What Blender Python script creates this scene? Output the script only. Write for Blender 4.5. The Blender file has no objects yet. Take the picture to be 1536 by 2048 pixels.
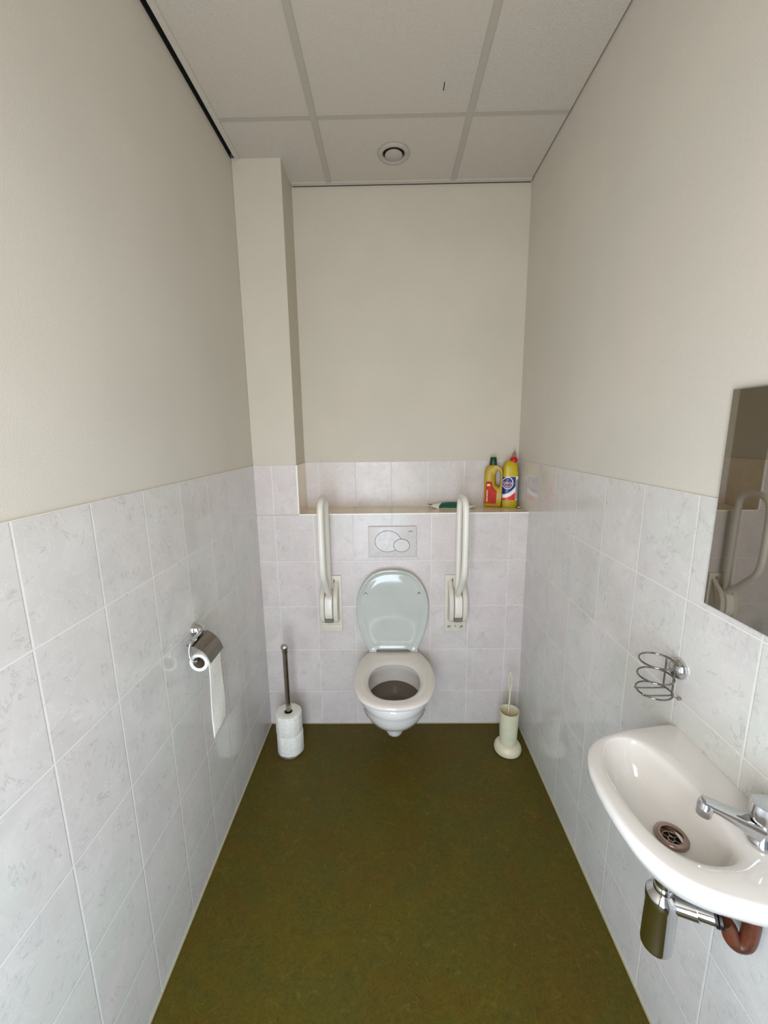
import bpy, bmesh, math, random
from mathutils import Vector, Matrix
random.seed(7)
PI = math.pi
SC = bpy.context.scene
COL = SC.collection
# room dimensions (metres), x right, y away from the camera, z up
W, ZT, ZC, PW, BD = 1.3825, 1.4525, 2.795, 0.2183, 0.2124
ZS = ZT - 0.25            # ledge height
YN = -2.36                # wall behind the camera
YL, YR, XF = -0.3395, -0.5226, 0.4907

# ------------------------------------------------------------------ materials
class NT:
    def __init__(s, name):
        s.m = bpy.data.materials.new(name); s.m.use_nodes = True
        s.t = s.m.node_tree; s.b = s.t.nodes['Principled BSDF']
    def n(s, typ, **kw):
        nd = s.t.nodes.new(typ)
        for k, v in kw.items(): setattr(nd, k, v)
        return nd
    def put(s, sock, v):
        if isinstance(v, bpy.types.NodeSocket): s.t.links.new(v, sock)
        else: sock.default_value = v
    def math(s, op, a, b=0.0, c=None):
        nd = s.n('ShaderNodeMath', operation=op)
        s.put(nd.inputs[0], a); s.put(nd.inputs[1], b)
        if c is not None: s.put(nd.inputs[2], c)
        return nd.outputs[0]
    def maprange(s, v, a, b, c, d, smooth=True):
        nd = s.n('ShaderNodeMapRange', interpolation_type='SMOOTHSTEP' if smooth else 'LINEAR')
        for i, x in enumerate((v, a, b, c, d)): s.put(nd.inputs[i], x)
        return nd.outputs[0]
    def mix(s, f, a, b, mode='MIX'):
        nd = s.n('ShaderNodeMix', data_type='RGBA', blend_type=mode)
        s.put(nd.inputs[0], f)
        s.put(nd.inputs[6], a if isinstance(a, bpy.types.NodeSocket) else (*a, 1)[:4])
        s.put(nd.inputs[7], b if isinstance(b, bpy.types.NodeSocket) else (*b, 1)[:4])
        return nd.outputs[2]
    def noise(s, vec, scale, detail=4, rough=.5, dist=0):
        nd = s.n('ShaderNodeTexNoise'); s.put(nd.inputs['Vector'], vec)
        nd.inputs['Scale'].default_value = scale; nd.inputs['Detail'].default_value = detail
        nd.inputs['Roughness'].default_value = rough; nd.inputs['Distortion'].default_value = dist
        return nd.outputs['Fac']
    def bump(s, h, strength, dist=.01):
        nd = s.n('ShaderNodeBump'); nd.inputs['Strength'].default_value = strength
        nd.inputs['Distance'].default_value = dist; s.put(nd.inputs['Height'], h)
        s.t.links.new(nd.outputs[0], s.b.inputs['Normal'])
    def set(s, **kw):
        for k, v in kw.items():
            k = k.replace('_', ' ')
            sock = s.b.inputs[k]
            if isinstance(v, tuple) and len(v) == 3: v = (*v, 1)
            s.put(sock, v)
        return s

def lin(r, g, b):
    f = lambda c: (c/255/12.92) if c/255 <= .04045 else ((c/255+.055)/1.055)**2.4
    return (f(r), f(g), f(b))

def simple(name, rgb, rough=.5, metal=0, **kw):
    t = NT(name); t.set(Base_Color=lin(*rgb), Roughness=rough, Metallic=metal, **kw)
    co = t.n('ShaderNodeTexCoord').outputs['Object']          # faint unevenness, so nothing is perfectly flat
    nz = t.noise(co, 60, 2)
    t.put(t.b.inputs['Roughness'], t.maprange(nz, .3, .7, max(0, rough*.85), min(1, rough*1.15+.01)))
    return t.m

def tile_mat(name, ua, va, uo, vo, base=(207, 205, 201), ro=(.07, .13), gr=.85):
    t = NT(name)
    pos = t.n('ShaderNodeNewGeometry').outputs['Position']
    sp = t.n('ShaderNodeSeparateXYZ'); t.put(sp.inputs[0], pos)
    u = t.math('DIVIDE', t.math('SUBTRACT', sp.outputs[ua], uo), .2)
    v = t.math('DIVIDE', t.math('SUBTRACT', sp.outputs[va], vo), .25)
    def line(w, sz):
        f = t.math('FRACT', w); d = t.math('MULTIPLY', t.math('MINIMUM', f, t.math('SUBTRACT', 1.0, f)), sz)
        return d
    d = t.math('MINIMUM', line(u, .2), line(v, .25))
    grout = t.maprange(d, .0009, .0018, 1, 0)
    cell = t.n('ShaderNodeCombineXYZ')
    t.put(cell.inputs[0], t.math('FLOOR', u)); t.put(cell.inputs[1], t.math('FLOOR', v)); cell.inputs[2].default_value = ua*3.3
    wn = t.n('ShaderNodeTexWhiteNoise'); t.put(wn.inputs['Vector'], cell.outputs[0])
    sc = t.n('ShaderNodeVectorMath', operation='SCALE'); t.put(sc.inputs[0], wn.outputs['Color']); sc.inputs['Scale'].default_value = 9
    ad = t.n('ShaderNodeVectorMath', operation='ADD'); t.put(ad.inputs[0], pos); t.put(ad.inputs[1], sc.outputs[0])
    p = ad.outputs[0]
    big = t.noise(p, 7, 3, .5, .6)
    fine = t.noise(p, 22, 5, .6, 1.2)
    vein = t.math('ABSOLUTE', t.math('SUBTRACT', t.noise(p, 9, 6, .62, 1.6), .5))
    veinm = t.math('MULTIPLY', t.maprange(vein, 0, .022, 1, 0), t.maprange(fine, .45, .62, 0, 1))
    hi = t.math('MULTIPLY', t.maprange(t.math('ABSOLUTE', t.math('SUBTRACT', t.noise(p, 12, 5, .6, 1.2), .52)), 0, .017, 1, 0), .28)
    b = lin(*base)
    c = t.mix(t.maprange(big, .3, .7, 0, 1), tuple(x*.93 for x in b), tuple(min(1, x*1.05) for x in b))
    tint = t.noise(pos, 2.6, 2, .5, .3)
    c = t.mix(t.maprange(tint, .38, .62, 0, .4), c, (b[0]*1.03, b[1]*.95, b[2]*.97))
    tint2 = t.noise(pos, 2.1, 2, .5, 1)
    c = t.mix(t.maprange(tint2, .5, .66, 0, .5), c, (b[0]*.93, b[1]*1.0, b[2]*.94))
    c = t.mix(t.math('MULTIPLY', veinm, .55), c, lin(168, 164, 166))
    c = t.mix(hi, c, lin(226, 226, 226))
    c = t.mix(t.math('MULTIPLY', grout, gr), c, lin(226, 225, 222))
    t.set(Base_Color=c, Roughness=t.math('ADD', t.math('MULTIPLY', grout, .45), t.maprange(fine, .3, .7, *ro)))
    h = t.math('ADD', t.math('MULTIPLY', t.maprange(d, .001, .004, 0, 1), 1.0), t.math('MULTIPLY', t.noise(p, 30, 3), .16))
    t.bump(h, .26, .002)
    t.b.inputs['Specular IOR Level'].default_value = .42
    return t.m

def plaster_mat(name, rgb=(208, 203, 192)):
    t = NT(name); pos = t.n('ShaderNodeNewGeometry').outputs['Position']
    b = lin(*rgb)
    c = t.mix(t.maprange(t.noise(pos, 2.2, 3), .35, .65, 0, 1), tuple(x*.97 for x in b), tuple(x*1.02 for x in b))
    c = t.mix(t.maprange(t.noise(pos, 1.6, 2, .5, .5), .5, .7, 0, .4), c, (b[0]*1.02, b[1]*.96, b[2]*.97))
    c = t.mix(t.maprange(t.noise(pos, 330, 2), .3, .7, 0, .16), c, tuple(x*.8 for x in b))
    t.set(Base_Color=c, Roughness=.62)
    t.b.inputs['Specular IOR Level'].default_value = .3
    t.bump(t.noise(pos, 260, 3, .6), .16, .002)
    return t.m

def floor_mat():
    t = NT('olive_marbled_lino'); pos = t.n('ShaderNodeNewGeometry').outputs['Position']
    a = t.noise(pos, 5, 5, .6, 1.2); b = t.noise(pos, 16, 6, .65, 2.2); c2 = t.noise(pos, 3.4, 3, .5, .8)
    c = t.mix(t.maprange(a, .38, .62, 0, 1), lin(86, 74, 13), lin(79, 73, 19))
    c = t.mix(t.maprange(c2, .48, .64, 0, .5), c, lin(88, 68, 12))
    c = t.mix(t.maprange(b, .54, .74, 0, .5), c, lin(110, 99, 38))
    v = t.math('ABSOLUTE', t.math('SUBTRACT', t.noise(pos, 20, 6, .7, 2.8), .5))
    c = t.mix(t.maprange(v, 0, .035, .5, 0), c, lin(44, 38, 6))
    sp = t.noise(pos, 60, 2, .5, 1)
    c = t.mix(t.maprange(sp, .68, .76, 0, .5), c, lin(112, 104, 50))
    t.set(Base_Color=c, Roughness=t.maprange(b, .3, .7, .42, .55))
    t.b.inputs['Specular IOR Level'].default_value = .25
    t.bump(t.noise(pos, 120, 3), .08, .002)
    return t.m

def ceiling_mat():
    t = NT('mineral_ceiling_tile'); pos = t.n('ShaderNodeNewGeometry').outputs['Position']
    n = t.noise(pos, 260, 3, .7)
    c = t.mix(t.maprange(n, .35, .7, 0, 1), lin(198, 190, 182), lin(180, 173, 163))
    c = t.mix(t.maprange(t.noise(pos, 2, 2), .4, .6, 0, .5), c, lin(194, 188, 172))
    t.set(Base_Color=c, Roughness=.9); t.bump(n, .35, .003)
    return t.m

def mottled(name, rgb, rgb2, scale, rough, bump=0, **kw):
    t = NT(name); co = t.n('ShaderNodeTexCoord').outputs['Object']
    n = t.noise(co, scale, 4, .55, .5)
    t.set(Base_Color=t.mix(t.maprange(n, .35, .65, 0, 1), lin(*rgb), lin(*rgb2)), Roughness=rough, **kw)
    if bump: t.bump(n, bump, .002)
    return t.m

M = {
 'tile_left': tile_mat('marbled_tile_left', 1, 2, YL, ZT),
 'tile_right': tile_mat('marbled_tile_right', 1, 2, YR, ZT),
 'tile_front': tile_mat('marbled_tile_front', 0, 2, XF, ZT, (208, 201, 197), (.24, .32), .75),
 'tile_ledge_reflect': tile_mat('marbled_tile_ledge_reflect_tint', 0, 1, XF, 0.0, (224, 210, 184), (.15, .25), .3),  # beige base puts reflected light into the colour of the same tiles
 'plaster': plaster_mat('cream_plaster'),
 'plaster_back': plaster_mat('cream_plaster_back', (202, 195, 180)),
 'floor': floor_mat(),
 'ceiling': ceiling_mat(),
 'grid': simple('grey_ceiling_grid', (172, 165, 155), .45),
 'dark': simple('dark_void', (8, 7, 6), .9),
 'trimw': simple('white_tile_trim', (236, 232, 222), .3),
 'seal': simple('pale_sealant', (176, 168, 140), .5),
 'ceramic': mottled('white_glazed_ceramic', (226, 223, 219), (221, 218, 214), 3, .07, 0, Coat_Weight=.4, Coat_Roughness=.03),
 'seat': mottled('white_seat_plastic', (222, 215, 206), (218, 211, 202), 4, .16, 0, Coat_Weight=.2),
 'lid': mottled('glossy_lid_plastic', (190, 193, 186), (183, 187, 180), 3, .1, 0, Coat_Weight=.4),
 'chrome': simple('chrome', (205, 205, 207), .07, 1),
 'chrome_dull': simple('worn_chrome', (172, 166, 158), .2, 1),
 'flap': simple('dark_polished_flap', (132, 124, 116), .12, 1),
 'wire': simple('dark_chrome_wire', (140, 138, 134), .12, 1),
 'mirror': simple('mirror_silver', (165, 160, 150), .015, 1),
 'mirror_edge': simple('mirror_edge', (120, 128, 120), .25),
 'rail': mottled('cream_powder_coat', (228, 224, 214), (222, 218, 208), 5, .3),
 'rail_plastic': mottled('cream_rail_plastic', (214, 208, 194), (208, 201, 187), 9, .4),
 'paper': mottled('toilet_paper', (236, 235, 228), (224, 223, 214), 90, .95, .5),
 'card': simple('cardboard_core', (120, 112, 98), .9),
 'flush': simple('white_flush_plastic', (204, 198, 195), .3),
 'flushline': simple('button_gap', (70, 62, 58), .6),
 'brush': mottled('cream_brush_plastic', (221, 213, 186), (213, 205, 176), 12, .38, 0, Subsurface_Weight=.15),
 'bristle': simple('white_bristles', (225, 223, 210), .8),
 'yellow': mottled('shaded_yellow_plastic', (182, 152, 4), (170, 140, 3), 14, .4),  # darkened a little to put the shade on the bottle into its colour
 'yellow2': mottled('bright_yellow_plastic', (192, 170, 3), (176, 152, 3), 14, .38),
 'green_cap': simple('dark_green_cap', (4, 58, 22), .35),
 'red_cap': simple('red_cap', (190, 8, 22), .3),
 'clear_cap': simple('clear_pink_nozzle', (200, 150, 140), .15, 0, Transmission_Weight=.6),
 'label_orange': mottled('orange_red_label', (188, 48, 6), (168, 26, 4), 26, .7),
 'label_text': simple('cream_print', (240, 206, 170), .5),
 'label_navy': simple('navy_label', (22, 30, 104), .35),
 'label_white': simple('white_label', (232, 232, 224), .4),
 'label_red': simple('red_label', (214, 26, 26), .35),
 'label_grey': simple('grey_label_edge', (150, 152, 156), .3),
 'pink_text': simple('pink_print', (232, 170, 176), .5),
 'pack_white': simple('white_pack_film', (226, 224, 216), .3),
 'pack_green': simple('green_pack_film', (8, 84, 62), .3),
 'black': simple('black_plastic', (14, 14, 12), .4),
 'copper': mottled('brown_drain_pipe', (98, 50, 30), (74, 40, 26), 40, .35, .2),
 'brass': simple('tarnished_fitting', (120, 104, 74), .35, .6),
 'shaded_water': NT('shaded_water').set(Base_Color=(.20, .165, .13), Roughness=.03, Transmission_Weight=.35, IOR=1.33).m,  # dark tint puts the bowl's inner shading and reflections into the colour
 'door': simple('door_frame_paint', (200, 200, 198), .4),
 'steel': simple('drain_steel', (168, 148, 138), .22, 1),
 'corridor': simple('corridor_wall', (214, 216, 220), .8),
}

# ------------------------------------------------------------------ mesh helpers
def obj(name, bm, mat, parent=None, smooth=35, mats=None):
    me = bpy.data.meshes.new(name)
    bmesh.ops.recalc_face_normals(bm, faces=bm.faces)
    bm.to_mesh(me); bm.free()
    if smooth:
        me.polygons.foreach_set('use_smooth', [True]*len(me.polygons))
        me.set_sharp_from_angle(angle=math.radians(smooth))
    for m in (mats or [mat]): me.materials.append(M[m])
    o = bpy.data.objects.new(name, me); COL.objects.link(o)
    if parent:
        o.parent = parent
        o.matrix_parent_inverse = Matrix.Translation(-parent.location)
    return o
def thing(name, label, cat, loc, group=None):
    o = bpy.data.objects.new(name, None); COL.objects.link(o)
    o.location = loc; o.empty_display_size = .05
    o['label'] = label; o['category'] = cat
    if group: o['group'] = group
    return o
def tag(o, label, cat, group=None):
    o['label'] = label; o['category'] = cat
    if group: o['group'] = group
    return o
def struct(name, bm, mat, parent=None, label=None, cat=None, smooth=0):
    o = obj(name, bm, mat, parent, smooth)
    if not parent:
        o['kind'] = 'structure'
        o['label'] = label; o['category'] = cat
    return o
def add(bm, other_fn): other_fn(bm)
def box(bm, x0, x1, y0, y1, z0, z1, bev=0, seg=3):
    vs = [bm.verts.new((x, y, z)) for x in (x0, x1) for y in (y0, y1) for z in (z0, z1)]
    fs = [bm.faces.new([vs[i] for i in f]) for f in ((0,1,3,2),(4,6,7,5),(0,4,5,1),(2,3,7,6),(0,2,6,4),(1,5,7,3))]
    if bev:
        es = list({e for f in fs for e in f.edges})
        bmesh.ops.bevel(bm, geom=es, offset=bev, segments=seg, profile=.5, affect='EDGES')
    return bm
def newbox(*a, **k): return box(bmesh.new(), *a, **k)
def loft(bm, rings, cap0=True, cap1=True, closed=True):
    vr = [[bm.verts.new(p) for p in r] for r in rings]
    n = len(vr[0])
    for a, b in zip(vr, vr[1:]):
        for i in range(n if closed else n-1):
            j = (i+1) % n
            bm.faces.new((a[i], a[j], b[j], b[i]))
    if cap0: bm.faces.new(vr[0][::-1])
    if cap1: bm.faces.new(vr[-1])
    return vr
def lathe(bm, prof, c=(0, 0, 0), axis=(0, 0, 1), n=40, cap=True):
    """prof: list of (radius, height along axis)"""
    q = Vector((0, 0, 1)).rotation_difference(Vector(axis).normalized())
    c = Vector(c); rings = []
    for r, h in prof:
        rings.append([c + q @ Vector((max(r, 1e-4)*math.cos(2*PI*i/n), max(r, 1e-4)*math.sin(2*PI*i/n), h)) for i in range(n)])
    loft(bm, rings, cap, cap); return bm
def catmull(pts, k=8, closed=False):
    P = [Vector(p) for p in pts]; out = []
    n = len(P); rng = range(n if closed else n-1)
    for i in rng:
        g = (lambda j: P[j % n]) if closed else (lambda j: P[max(0, min(n-1, j))])
        a, b, c, d = g(i-1), g(i), g(i+1), g(i+2)
        for s in range(k):
            t = s/k
            out.append(.5*((2*b)+(c-a)*t+(2*a-5*b+4*c-d)*t*t+(3*b-a-3*c+d)*t**3))
    if not closed: out.append(P[-1])
    return out
def tube(bm, pts, r, n=16, k=8, closed=False, smooth=True, cap=True):
    P = catmull(pts, k, closed) if smooth else [Vector(p) for p in pts]
    m = len(P); tan = []
    for i in range(m):
        a = P[(i-1) % m] if (closed or i > 0) else P[i]
        b = P[(i+1) % m] if (closed or i < m-1) else P[i]
        tan.append((b-a).normalized())
    up = Vector((0, 0, 1)) if abs(tan[0].z) < .9 else Vector((1, 0, 0))
    nrm = tan[0].cross(up).normalized(); rings = []
    for i in range(m):
        if i: nrm = tan[i-1].rotation_difference(tan[i]) @ nrm
        nrm = (nrm - tan[i]*nrm.dot(tan[i])).normalized()
        bn = tan[i].cross(nrm)
        rr = r(i/(m-1)) if callable(r) else r
        rings.append([P[i]+rr*(math.cos(2*PI*j/n)*nrm+math.sin(2*PI*j/n)*bn) for j in range(n)])
    if closed:
        loft(bm, rings+[rings[0]], False, False)
        bmesh.ops.remove_doubles(bm, verts=bm.verts, dist=1e-6)
    else: loft(bm, rings, cap, cap)
    return bm
def rect_round(w, h, r, n=6):
    out = []
    for cx, cy, a0 in ((w-r, h-r, 0), (-w+r, h-r, 90), (-w+r, -h+r, 180), (w-r, -h+r, 270)):
        for i in range(n+1):
            a = math.radians(a0+90*i/n); out.append((cx+r*math.cos(a), cy+r*math.sin(a)))
    return out
def slab(bm, outline, to3, t, bev=.004, seg=4, dish=0):
    """outline 2D closed list; to3(u,v,h)->xyz. rounded-edge plate of thickness t from h=0 to h=t"""
    cx = sum(p[0] for p in outline)/len(outline); cy = sum(p[1] for p in outline)/len(outline)
    def off(d):
        o = []; n = len(outline)
        for i in range(n):
            a = Vector(outline[i-1]); b = Vector(outline[(i+1) % n]); p = Vector(outline[i])
            tg = (b-a)
            if tg.length < 1e-9: o.append(tuple(p)); continue
            tg.normalize(); nn = Vector((tg.y, -tg.x))
            if nn.dot(p-Vector((cx, cy))) < 0: nn = -nn
            o.append(tuple(p-nn*d))
        return o
    rings = []
    for i in range(seg+1):
        a = PI/2*i/seg; rings.append([to3(u, v, bev*(1-math.sin(a))) for u, v in off(bev*(1-math.cos(PI/2-a)) if False else bev*(1-math.sin(a)))] if False else
                                     [to3(u, v, bev-bev*math.cos(a)) for u, v in off(bev-bev*math.sin(a))])
    for i in range(seg+1):
        a = PI/2*i/seg; rings.append([to3(u, v, t-bev+bev*math.sin(a)) for u, v in off(bev-bev*math.cos(a))])
    loft(bm, rings); return off
def text_mesh(txt, size, depth=.0004, bold=False, shear=0):
    cu = bpy.data.curves.new('t', 'FONT'); cu.body = txt; cu.size = size; cu.extrude = depth
    cu.align_x = 'CENTER'; cu.align_y = 'CENTER'; cu.shear = shear
    if bold: cu.offset = size*.02
    cu.resolution_u = 3
    o = bpy.data.objects.new('t', cu); COL.objects.link(o)
    dg = bpy.context.evaluated_depsgraph_get(); dg.update()
    me = bpy.data.meshes.new_from_object(o.evaluated_get(dg))
    bm = bmesh.new(); bm.from_mesh(me)
    bpy.data.objects.remove(o); bpy.data.meshes.remove(me)
    return bm

# ------------------------------------------------------------------ room shell
TH = .004   # tiles stand this far proud of the plaster
o = struct('floor', newbox(-.1, W+.1, YN-1.6, .3, -.1, 0), 'floor', label='olive green marbled linoleum floor', cat='floor')
wl = struct('wall_left', newbox(-.12, -TH, YN-.1, BD+.1, 0, ZC+.25), 'plaster', label='left wall, cream plaster above marbled tiles', cat='wall')
struct('wall_tiling', newbox(-TH-.001, 0, YN+.0, .0, 0, ZT), 'tile_left', wl)
wr = struct('wall_right', newbox(W+TH, W+.12, YN-.1, BD+.1, 0, ZC+.25), 'plaster', label='right wall behind the basin, cream plaster above marbled tiles', cat='wall')
struct('wall_tiling', newbox(W, W+TH+.001, YN, BD, 0, ZT), 'tile_right', wr)
wb = struct('wall_back', newbox(-.1, W+.1, BD+TH, BD+.12, 0, ZC+.25), 'plaster_back', label='back wall of cream plaster above the tiled ledge', cat='wall')
struct('wall_tiling', newbox(PW, W, BD, BD+TH+.001, ZS, ZT), 'tile_front', wb)
wp = struct('wall_pillar', newbox(-.003, PW-TH, TH, BD+.01, 0, ZC+.006), 'plaster_back', label='boxed plaster pillar in the back left corner', cat='wall')
bm = bmesh.new(); box(bm, 0, PW, 0, TH+.001, ZS, ZT)
struct('wall_tiling', bm, 'tile_front', wp)
struct('side_tiling', newbox(PW-TH-.001, PW, TH+.0005, BD, ZS, ZT), 'tile_ledge_reflect', wp)
wc = struct('wall_cistern', newbox(0, W, 0, BD, 0, ZS-.004), 'tile_front', label='tiled cistern boxing behind the toilet with a ledge on top', cat='wall')
struct('ledge_tiling', newbox(PW, W, .001, BD, ZS-.0045, ZS), 'tile_ledge_reflect', wc)
struct('trim_1', newbox(PW-.001, W, -.002, .006, ZS-.0045, ZS+.0012), 'trimw', label='white edge strip along the front of the tiled ledge', cat='trim')
struct('trim_2', newbox(PW-.006, PW+.0015, -.002, .005, ZS+.0012, ZT), 'trimw', label='white edge strip up the corner of the tiled pillar', cat='trim')
struct('trim_3', newbox(0, .004, YN, -.0005, 0, .005), 'seal', label='pale sealant line along the foot of the left wall', cat='trim')
struct('trim_4', newbox(W-.004, W, YN, -.0005, 0, .005), 'seal', label='pale sealant line along the foot of the right wall', cat='trim')
struct('trim_5', newbox(.004, W-.004, -.004, 0, 0, .004), 'seal', label='pale sealant line along the foot of the cistern boxing', cat='trim')

# suspended ceiling: panels, T-grid, edge angle, with the dark gap along the left and back walls
XG, YG = .4015, -.2265
GW = .012
ce = struct('ceiling', newbox(.0145, W-.003, YN, BD-.006, ZC+.004, ZC+.02), 'ceiling', label='suspended ceiling of off-white mineral panels in a grey grid', cat='ceiling')
bm = bmesh.new()
for x in (XG, XG+.6): box(bm, x-GW, x+GW, YN, BD-.02, ZC, ZC+.006, .0008, 1)
for y in (YG, YG-.6, YG-1.2, YG-1.8): box(bm, .03, W-.004, y-GW, y+GW, ZC+.0006, ZC+.006, .0008, 1)
struct('ceiling_grid', bm, 'grid', ce)
bm = bmesh.new()
box(bm, .0145, .036, YN, -.004, ZC-.0005, ZC+.006)
box(bm, PW+.002, W-.003, BD-.028, BD-.006, ZC-.0005, ZC+.006)
struct('edge_angle', bm, 'ceiling', ce)
bm = bmesh.new(); box(bm, .884, .887, -.37, -.335, ZC+.003, ZC+.005)
struct('scratch', bm, 'dark', ce)
struct('ceiling_void', newbox(-.1, W+.1, YN-.1, BD+.1, ZC+.10, ZC+.14), 'dark', ce)
bm = bmesh.new(); box(bm, -.0035, .03, YN, -.001, ZC+.022, ZC+.04); box(bm, PW, W, BD-.02, BD+.0035, ZC+.022, ZC+.04)
struct('gap_shadow', bm, 'dark', ce)
bm = bmesh.new(); box(bm, -.0045, -.0030, YN, 0, ZC+.001, ZC+.1); box(bm, PW, W, BD+.003, BD+.0045, ZC+.001, ZC+.1)  # black strips on the walls add the gap's shade as colour
struct('gap_shade_lining', bm, 'dark', ce)

# wall with the open doorway behind the camera
DX0, DX1, DZ = .16, 1.22, 2.12
bm = bmesh.new()
box(bm, -.1, DX0, YN-.1, YN, 0, ZC+.25); box(bm, DX1, W+.1, YN-.1, YN, 0, ZC+.25); box(bm, DX0, DX1, YN-.1, YN, DZ, ZC+.25)
struct('wall_near', bm, 'plaster', label='wall with the open doorway opposite the toilet', cat='wall')
bm = bmesh.new()
box(bm, DX0, DX0+.03, YN-.11, YN+.012, 0, DZ); box(bm, DX1-.03, DX1, YN-.11, YN+.012, 0, DZ); box(bm, DX0+.03, DX1-.03, YN-.11, YN+.012, DZ-.03, DZ)
struct('door_1', bm, 'door', label='painted frame of the open doorway opposite the toilet', cat='door frame')

# ------------------------------------------------------------------ toilet
TX = .693
t = thing('toilet', 'white wall-hung toilet with its seat down and lid up', 'toilet', (TX, -.25, .18))
def ring(z, yb, yf, hw, eb=2.0, ef=2.0, n=64, cx=TX, mid=.5):
    yc = yb+(yf-yb)*mid; out = []
    for i in range(n):
        a = 2*PI*i/n; c, s = math.cos(a), math.sin(a)
        e = eb if s > 0 else ef
        x = hw*math.copysign(abs(c)**(2/e), c)
        y = yc + (yb-yc if s > 0 else yc-yf)*math.copysign(abs(s)**(2/e), s)
        out.append((cx+x, y, z))
    return out
R = [ring(.156, -.21, -.292, .032, 2, 2), ring(.160, -.195, -.303, .041), ring(.175, -.17, -.312, .047), ring(.215, -.12, -.322, .053),
     ring(.238, -.05, -.338, .062, 3), ring(.250, -.001, -.360, .088, 4), ring(.268, -.001, -.395, .120, 5), ring(.295, -.001, -.434, .149, 5),
     ring(.33, -.001, -.458, .165, 5), ring(.365, -.001, -.472, .173, 5), ring(.385, -.001, -.479, .176, 5), ring(.392, -.002, -.484, .179, 5), ring(.418, -.002, -.487, .181, 5),
     ring(.430, -.002, -.485, .179, 5), ring(.436, -.008, -.478, .172, 5),
     ring(.436, -.10, -.455, .145), ring(.431, -.105, -.449, .139), ring(.405, -.105, -.447, .138), ring(.385, -.10, -.452, .145),
     ring(.34, -.105, -.445, .138), ring(.30, -.125, -.425, .118), ring(.27, -.15, -.39, .09), ring(.245, -.19, -.35, .06), ring(.235, -.24, -.30, .02)]
bm = bmesh.new(); loft(bm, R); obj('bowl', bm, 'ceramic', t, 50)
bm = bmesh.new(); loft(bm, [ring(.336, -.110, -.440, .134), ring(.337, -.110, -.440, .134)]); obj('shaded_water', bm, 'shaded_water', t)

def half_outline(pts, k=6):
    """pts: (halfwidth, v) from back centre to front centre, mirrored"""
    c = catmull([(a, b, 0) for a, b in pts], k)
    right = [(p.x, p.y) for p in c if p.x > 1e-4]
    return [(pts[0][0]*0, pts[0][1])] * (0) + right + [(0, pts[-1][1])] + [(-x, y) for x, y in right[::-1]]
seat_pts = [(.0, -.030), (.125, -.030), (.140, -.045), (.162, -.09), (.182, -.15), (.193, -.215), (.195, -.28), (.187, -.345), (.163, -.415), (.125, -.463), (.07, -.494), (0, -.504)]
hole_pts = [(0, -.145), (.045, -.150), (.085, -.175), (.112, -.22), (.1225, -.28), (.116, -.34), (.092, -.392), (.05, -.425), (0, -.434)]
def resample(outline, n, c):
    """radial resampling of a closed outline about c"""
    out = []; m = len(outline)
    for i in range(n):
        a = 2*PI*i/n; d = Vector((math.cos(a), math.sin(a))); best = 0
        for j in range(m):
            p = Vector(outline[j])-Vector(c); q = Vector(outline[(j+1) % m])-Vector(c); e = q-p
            den = d.x*e.y-d.y*e.x
            if abs(den) < 1e-12: continue
            tt = (p.x*e.y-p.y*e.x)/den; s = (p.x*d.y-p.y*d.x)/den
            if tt > 0 and -1e-6 <= s <= 1+1e-6: best = max(best, tt)
        out.append(Vector(c)+d*best)
    return out
sc_ = (0, -.285)
so = resample(half_outline(seat_pts), 96, sc_); sh = resample(half_outline(hole_pts), 96, sc_)
def blend(a, b, f): return [p.lerp(q, f) for p, q in zip(a, b)]
Z0 = .441
prof = [(0.06, 0), (0, .006), (0, .012), (.03, .0175), (.12, .0215), (.35, .0235), (.6, .0225), (.8, .0185), (.93, .013), (1.0, .007), (.98, .0)]
rings = [[(TX+p.x, p.y, Z0+h) for p in blend(so, sh, f)] for f, h in prof]
bm = bmesh.new(); loft(bm, rings+[rings[0]], False, False); bmesh.ops.remove_doubles(bm, verts=bm.verts, dist=1e-6)
obj('seat', bm, 'seat', t, 50)
# lid, standing up and leaning on the wall
lid_pts = [(.128, .002), (.133, .018), (.153, .065), (.172, .125), (.184, .185), (.1875, .24), (.182, .295), (.165, .350), (.136, .398), (.098, .432), (.05, .449), (0, .453)]
def lid3(u, v, h):      # h: 0 at the wall side, grows towards the room; lid leans back slightly
    return (TX-.004+u, -.030-h+v*.012, .462+v*.999)
rp = [(p.x, p.y) for p in catmull([(a, b, 0) for a, b in lid_pts], 6)]
lo = rp + [(-x, y) for x, y in rp[::-1][1:]]
nb = [(-.092, .002), (-.090, .012), (.090, .012), (.092, .002)]
lo2 = lo + nb
ctr = (0, .23)
no = resample(lo, 128, ctr)
no = [Vector((p.x, max(p.y, .012) if abs(p.x) < .090 else p.y)) for p in no]
def ins(k, d): return [Vector(ctr)+(p-Vector(ctr))*(1-d/max((p-Vector(ctr)).length, .01)) for p in k]
LR = [(ins(no, .004), 0), (no, .004), (no, .010), (ins(no, .003), .0135), (ins(no, .010), .0135), (ins(no, .015), .010), (ins(no, .028), .0085), (ins(no, .036), .0105), (ins(no, .06), .0112), (ins(no, .11), .0118)]
bm = bmesh.new(); loft(bm, [[lid3(p.x, p.y, h) for p in r] for r, h in LR]); lid = obj('lid', bm, 'lid', t, 60)
for s in (-1, 1):
    bm = bmesh.new(); lathe(bm, [(.0072, 0), (.0072, .004), (.0055, .006), (.003, .0062), (.0, .005)], lid3(s*.137, .325, .010), (0, -1, 0), 20)
    obj('lid_buffer', bm, 'chrome_dull', lid)
    bm = bmesh.new(); tube(bm, [(TX+s*.110-.018, -.030, .459), (TX+s*.110+.018, -.030, .459)], .0095, 16, smooth=False)
    obj('hinge', bm, 'seat', t)

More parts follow.
